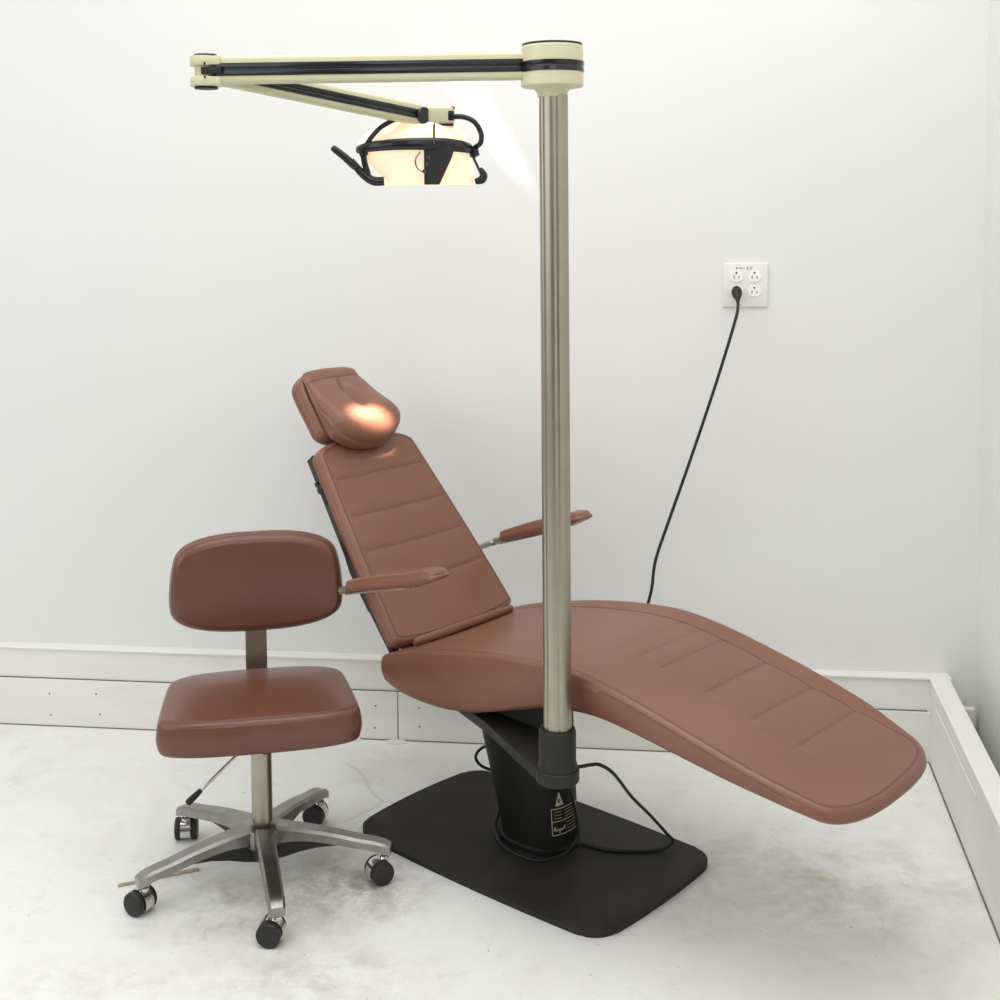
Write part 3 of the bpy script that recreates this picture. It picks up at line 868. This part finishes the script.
def leg(k, a):
    m = Matrix.Rotation(a, 4, 'Z')
    bm = bmesh.new()
    tab = [interp([(q[0], q[i]) for q in LG]) for i in (1, 2, 3)]
    secs = [[m @ Vector(p) for p in leg_sec(x, tab[0](x), tab[1](x), tab[2](x))] for x in [.028+(.279-.028)*i/24 for i in range(25)]]
    add_loft(bm, secs); l = obj('leg', bm, 'alu', ST, sharp=38)
    bm = bmesh.new()
    secs = [[m @ Vector(p) for p in ((x, -w, zb), (x, w, zb), (x, w*1.3, .095 if x < .14 else .086), (x, -w*1.3, .095 if x < .14 else .086))] for x, w, zb in UG]
    add_loft(bm, secs); obj('leg_underside', bm, 'black', l, sharp=38)
    # caster
    p = m @ Vector((.264, 0, 0)); sw = R(SW[k])-SA
    r_w = .0248
    off = Vector((math.cos(sw), math.sin(sw), 0))            # trailing direction
    ax = Vector((-off.y, off.x, 0))
    c = p+off*.012+Vector((0, 0, r_w))
    cast = bmesh.new()
    add_lathe(cast, [(.0055, .045), (.0055, .062)], 14, Matrix.Translation(p))
    add_lathe(cast, [(.010, .050), (.010, .056), (.006, .058)], 16, Matrix.Translation(p))
    # chrome hood: partial cylinder over the twin wheels
    H = []
    for i in range(19):
        t = R(-25+230*i/18)
        H.append(t)
    mtx = frame(c, off, Vector((0, 0, 1)), ax)
    secs = []
    for t in H:
        co, si = math.cos(t), math.sin(t)
        secs.append([mtx @ Vector((rr*co, rr*si, zz)) for rr, zz in ((.0278, -.0115), (.0278, .0115), (.020, .0115), (.020, -.0115))])
    add_loft(cast, secs)
    cs = obj('caster', cast, 'chrome', ST, sharp=40)
    for sg in (-1, 1):
        w = bmesh.new()
        add_lathe(w, [(.0005, -.0065), (.023, -.0065), (r_w, -.004), (r_w, .004), (.023, .0065), (.019, .0072), (.0005, .0072)], 32,
                  Matrix.Translation(c+ax*sg*.0185) @ zmatrix((0, 0, 0), ax*sg))
        obj('wheel', w, 'wheelface', cs, sharp=40)
        if k < 0: pass
for k in range(5): leg(k, PH+2*math.pi*k/5)
# column
lathe('column', [(.0222, .118), (.0222, .326), (.0005, .326)], 'steel', ST, 36)
bm = bmesh.new()
m = Matrix.Rotation(R(-50)-SA, 4, 'Z')
add_box(bm, (.0222, 0, .292), (.002, .016, .022), m, .0005, 1); obj('column_sticker', bm, 'black', ST, sharp=40)
bm = bmesh.new()
for dy, h in ((-.0045, .006), (-.001, .008), (.003, .006)):
    add_box(bm, (.0236, dy, .293), (.0006, .0011, h), m); add_box(bm, (.0236, dy+.001, .293+h*.3), (.0006, .0025, .0011), m)
obj('sticker_print', bm, 'print', ST)
# mounting plate under the seat
bm = bmesh.new(); add_box(bm, (0, .02, .329), (.17, .20, .008), None, .002); add_box(bm, (0, .01, .318), (.07, .09, .016), None, .004)
obj('seat_plate', bm, 'black', ST, sharp=40)
# seat cushion : u axis = across, v axis = depth
MS = frame((-.004, .010, .0), (0, -1, 0), (1, 0, 0), (0, 0, 1))      # u -> towards the camera, v -> right
def st_top(u, v):
    z = .410+.009*(1-(v/.2)**2)*(1-(u/.19)**2)
    z -= .010*max(0, (-u-.04)/.13)**2
    return z
def st_groove(u, v, d): return 0, 0
cushion('seat', 'vinyl_stool', ST, -.17, .172, interp([(-.17, .186), (-.05, .198), (.08, .207), (.172, .209)]), st_top, lambda u: .336, e0=.09, p0=2.7, e1=.055, p1=2.7,
        r=.016, nu=70, nv=50, seam=.011, seam_w=.0016, mtx=MS, side=lambda t: .004*math.sin(math.pi*t)-.006*t*t, rb=.012, seamdepth=.001)
# upright bar: flat steel, bent under the seat and up behind it
bm = bmesh.new()
pth = catmull([(0, .06, .328), (0, .17, .326), (0, .222, .330), (0, .240, .352), (0, .246, .40), (0, .250, .48), (0, .254, .58)], 8)
secs = []
for i, p in enumerate(pth):
    t = (pth[min(i+1, len(pth)-1)]-pth[max(i-1, 0)]).normalized(); nrm = Vector((1, 0, 0)).cross(t)
    secs.append([p+Vector((-.0245, 0, 0))+nrm*.0035, p+Vector((.0245, 0, 0))+nrm*.0035, p+Vector((.0245, 0, 0))-nrm*.0035, p+Vector((-.0245, 0, 0))-nrm*.0035])
add_loft(bm, secs); obj('upright', bm, 'bar', ST, sharp=40)
# backrest: outline in x-z, u = up, v = across, n towards the camera
MK = frame((.003, .232, .477), (0, .03, 1), (1, 0, 0), (0, -1, .03))
def bk_top(u, v): return .030+.006*(1-(v/.2)**2)+.006*math.sin(math.pi*min(1, max(0, u/.235)))-.0+.25*v*v
Wk = interp([(0, .177), (.04, .191), (.08, .196), (.14, .191), (.2, .177), (.24, .167)])
cushion('backrest', 'vinyl_stool', ST, 0, .226, Wk, bk_top, lambda u: -.006, e0=.06, p0=2.7, e1=.06, p1=2.7, r=.020, nu=60, nv=44,
        mtx=MK, side=lambda t: .003*math.sin(math.pi*t), seamdepth=.0007)
# height lever
lv0 = Vector((-.02, -.02, .318)); 
def to_stool(p):
    d = Vector(p)-SC; return Vector((d.x*math.cos(SA)+d.y*math.sin(SA), -d.x*math.sin(SA)+d.y*math.cos(SA), d.z))
a_ = to_stool((-.462, 2.68, .322)); b_ = to_stool((-.590, 2.62, .212))
tube('height_lever', [a_, a_.lerp(b_, .93)], .0035, 'chrome', ST, 12)
bm = bmesh.new(); pts = [a_.lerp(b_, t) for t in (.78, .82, .95, .99, 1.0)]; add_tube(bm, pts, [.0045, .0058, .0072, .0065, .003], 14); obj('lever_grip', bm, 'rubber', ST, sharp=50)

# ================================================================== OUTLET + POWER CORD
OT = P0+DB*.811+NB*WT
OC = 0
MO0 = frame(P0+DB*.813+NB*WT+Vector((0, 0, 1.244)), DB, Vector((0, 0, 1)), -NB)       # x right, y up, z out of the wall
OU = empty('wall_outlet', tuple(MO0.to_translation()), 0, 'white four-socket wall outlet plate marked in pen above the chair', 'outlet')
def OM(m): return Matrix.Translation(-MO0.to_translation()) @ MO0 @ m
I4 = Matrix.Identity(4)
bm = bmesh.new(); add_box(bm, (0, 0, .003), (.116, .116, .006), OM(I4), .0025, 3); pt_ = obj('cover_plate', bm, 'plastic_white', OU, sharp=40)
for sx in (-1, 1):
    for sy in (1, -1):
        cx, cy = sx*.0232, sy*.0195+.004
        bm = bmesh.new(); pts = []
        for k in range(40):
            t = 2*math.pi*k/40; x = .0172*math.cos(t); y = max(-.0142, min(.0142, .0172*math.sin(t))); pts.append((cx+x, cy+y))
        q = []
        for p in pts:
            if not q or (abs(p[0]-q[-1][0])+abs(p[1]-q[-1][1])) > 1e-6: q.append(p)
        add_prism(bm, q, .004, .0078, OM(I4), .0006); rc_ = obj('socket', bm, 'outlet_face', OU, sharp=40)
        bm = bmesh.new()
        for dx, hh in ((-.0063, .0085), (.0063, .0075)): add_box(bm, (cx+dx, cy-.003, .0078), (.0022, hh, .0006), OM(I4))
        add_lathe(bm, [(.0027, 0), (.0027, .0006)], 14, OM(Matrix.Translation((cx, cy+.0085, .0075))))
        obj('socket_slots', bm, 'slot', rc_, smooth=False)
    bm = bmesh.new(); add_lathe(bm, [(.0022, 0), (.0020, .0009)], 12, OM(Matrix.Translation((sx*.0232, .004, .006)))); obj('screw', bm, 'plastic_white', OU)
# handwriting
def stroke(bm, pts, x0, y0, s, w=.00055):
    P = [OM(I4) @ Vector((x0+x*s, y0+y*s, .0064)) for x, y in pts]; add_tube(bm, P, w, 6)
bm = bmesh.new(); y0 = .0405; s = .0068; X = -.024
stroke(bm, [(.1, 0), (.25, 1), (.7, .95), (.75, .6), (.2, .5)], X, y0, s)
stroke(bm, [(.35, 1), (.1, .45), (.7, .45)], X+.0085, y0, s); stroke(bm, [(.75, 1), (.5, 0)], X+.0085, y0, s)
stroke(bm, [(0, .5), (.6, .52)], X+.018, y0, s)
stroke(bm, [(.1, .8), (.45, 1), (.75, .75), (.5, .4), (0, 0), (.7, .02)], X+.0265, y0, s)
stroke(bm, [(.4, 1), (.25, .6), (.6, .55), (.65, .2), (.4, 0), (.05, .1)], X+.0345, y0, s); stroke(bm, [(.4, 1), (1.15, 1.05)], X+.0345, y0, s)
obj('handwriting', bm, 'ink', OU)

# power cord: plug in the lower left socket, hangs down behind the chair, runs across the floor to the column
PG = MO0 @ Vector((-.0232, -.0195, .008))
PC_ = empty('power_cord', tuple(PG), 0, 'black power cord plugged into the wall outlet, hanging down behind the chair', 'cord')
out_ = -NB; dn = Vector((0, 0, -1)); lf = -DB
tt = PG
bm = bmesh.new()
secs = []
def ell(c, x, y, a, b, n=20): return [c+x*a*math.cos(2*math.pi*k/n)+y*b*math.sin(2*math.pi*k/n) for k in range(n)]
Z = Vector((0, 0, 1))
for d, a_, b_, dz in ((.0, .011, .013, .004), (.004, .0125, .014, .004), (.016, .0135, .014, .001), (.024, .012, .012, -.004), (.034, .0075, .008, -.010), (.046, .0048, .005, -.020)):
    secs.append(ell(out_*d+Z*dz, DB, Z, a_, b_))
add_loft(bm, secs); obj('plug', bm, 'rubber', PC_, sharp=50)
WPTS = [PG+out_*.040+Z*-.014, PG+out_*.050+Z*-.034, (.684, 3.28, 1.155), (.636, 3.27, 1.003), (.571, 3.262, .812), (.513, 3.26, .646), (.479, 3.255, .546),
        (.464, 3.25, .454), (.417, 3.24, .332), (.300, 3.22, .270), (.200, 3.22, .160), (.150, 3.25, .060), (.125, 3.27, .012), (.11, 3.25, .0055), (.10, 3.20, .0055), (.105, 3.14, .012), (.115, 3.08, .019), (.13, 2.98, .0185)]
WPTS = [Vector(p) for p in WPTS]
tube('cord', [p-PG for p in WPTS], .0040, 'rubber', PC_, 10, 8)

# sliver of wood beside the stool
SL = bmesh.new()
add_prism(SL, [(-.756, 2.683), (-.71, 2.700), (-.66, 2.724), (-.596, 2.750), (-.599, 2.758), (-.66, 2.732), (-.71, 2.708), (-.757, 2.690)], .0004, .005)
o = obj('wood_sliver', SL, 'wood', smooth=False); o['label'] = 'thin pale wood sliver lying on the floor by the left stool caster'; o['category'] = 'debris'

# ================================================================== LIGHT
def area(name, loc, target, size, power, col=(1, 1, 1), sy=None):
    l = bpy.data.lights.new(name, 'AREA'); l.energy = power; l.color = col; l.size = size
    if sy: l.shape = 'RECTANGLE'; l.size_y = sy
    o = bpy.data.objects.new(name, l); COL.objects.link(o); o.location = loc
    o.rotation_euler = (Vector(target)-Vector(loc)).to_track_quat('-Z', 'Y').to_euler(); return o
area('window_light', (-3.4, .4, 2.3), (0, 3.0, .6), 3.6, 52, (.98, .99, 1), 2.8)
area('front_fill', (.6, -1.3, 3.0), (.3, 3.4, .5), 2.6, 42, (1, 1, 1), 1.6)  # added fill from behind the camera, brightens the back wall
area('overhead_fill', (-.2, 1.95, 3.5), (-.1, 2.3, 0), 2.6, 56, (1, 1, 1), 2.4)  # added soft overhead area that lifts upward faces, no real fixture
w = bpy.data.worlds.new('W'); S.world = w; w.use_nodes = True
bg = w.node_tree.nodes['Background']; wn = w.node_tree.nodes; wl = w.node_tree.links
tc = wn.new('ShaderNodeTexCoord'); sep = wn.new('ShaderNodeSeparateXYZ'); wl.new(tc.outputs['Generated'], sep.inputs[0])
rp = wn.new('ShaderNodeValToRGB'); wl.new(sep.outputs['Z'], rp.inputs[0])
e = rp.color_ramp.elements; e[0].position = 0; e[0].color = (.22, .22, .215, 1); e[1].position = .6; e[1].color = (1, 1, 1, 1)
# world brightness by bearing: invented bands that darken metal reflections and side fill
at2 = wn.new('ShaderNodeMath'); at2.operation = 'ARCTAN2'; wl.new(sep.outputs['X'], at2.inputs[0]); wl.new(sep.outputs['Y'], at2.inputs[1])
mr = wn.new('ShaderNodeMapRange'); mr.inputs['From Min'].default_value = -math.pi; mr.inputs['From Max'].default_value = math.pi; wl.new(at2.outputs[0], mr.inputs['Value'])
rp2 = wn.new('ShaderNodeValToRGB'); wl.new(mr.outputs[0], rp2.inputs[0])
el = rp2.color_ramp.elements
stops = [(0, .34), (.06, .24), (.10, .65), (.17, 1.25), (.25, 1.3), (.34, .9), (.5, .8), (.66, .7), (.76, .5), (.84, .32), (.90, .6), (.95, .28), (1, .34)]
while len(el) < len(stops): el.new(.5)
for k, (p, v) in enumerate(stops): el[k].position = p; el[k].color = (v, v, v, 1)
mx = wn.new('ShaderNodeMix'); mx.data_type = 'RGBA'; mx.blend_type = 'MULTIPLY'; mx.inputs[0].default_value = 1
wl.new(rp.outputs[0], mx.inputs[6]); wl.new(rp2.outputs[0], mx.inputs[7]); wl.new(mx.outputs[2], bg.inputs['Color']); bg.inputs['Strength'].default_value = .74

# lamp beam on the headrest
hl = bpy.data.lights.new('lamp_beam', 'SPOT'); hl.energy = 290; hl.color = (1, .88, .76); hl.spot_size = R(12.8); hl.spot_blend = 1; hl.shadow_soft_size = .02
ho = bpy.data.objects.new('lamp_beam', hl); COL.objects.link(ho)
hw = Vector((PX, PY, .362))+HC
ho.location = hw+Vector((-.02, .06, -.085))
cw = Vector((.1347, 2.8213, 0))+Matrix.Rotation(TH, 3, 'Z') @ (oB+dB*.538+nB*.07+vB*-.018)
ho.rotation_euler = (cw-ho.location).to_track_quat('-Z', 'Y').to_euler(); ho.scale = (1, .45, 1)

# light leaking past the back of the reflector: an oblique warm streak on the wall
sl = bpy.data.lights.new('lamp_leak', 'SPOT'); sl.energy = 8; sl.color = (1, .87, .70); sl.spot_size = R(52); sl.spot_blend = 1; sl.shadow_soft_size = .01
so = bpy.data.objects.new('lamp_leak', sl); COL.objects.link(so)
so.location = hw+Vector((.04, .10, .03))
tgt = Vector((.045, 3.46, 1.70)); d = (tgt-so.location).normalized()
along = Vector((.56, 0, -.83)); along = (along-d*along.dot(d)).normalized()
so.matrix_world = frame(so.location, along.cross(-d)*-1, along, -d) @ Matrix.Diagonal((.15, 1, 1, 1))

# ================================================================== CAMERA
cam = bpy.data.cameras.new('camera'); co = bpy.data.objects.new('camera', cam); COL.objects.link(co)
cam.sensor_fit = 'HORIZONTAL'; cam.sensor_width = 36; cam.lens = 1.2923*36
cam.shift_x = .034; cam.shift_y = -.2009
pit, rol = R(3.645), R(-.464)
fw = Vector((0, math.cos(pit), -math.sin(pit))); rt = Vector((1, 0, 0)); up = rt.cross(fw)
r2 = rt*math.cos(rol)+up*math.sin(rol); u2 = -rt*math.sin(rol)+up*math.cos(rol)
co.matrix_world = frame((0, 0, 1.428), r2, u2, -fw)
S.camera = co
S.view_settings.view_transform = 'Standard'; S.view_settings.look = 'None'
S.view_settings.exposure = 0; S.view_settings.gamma = 1
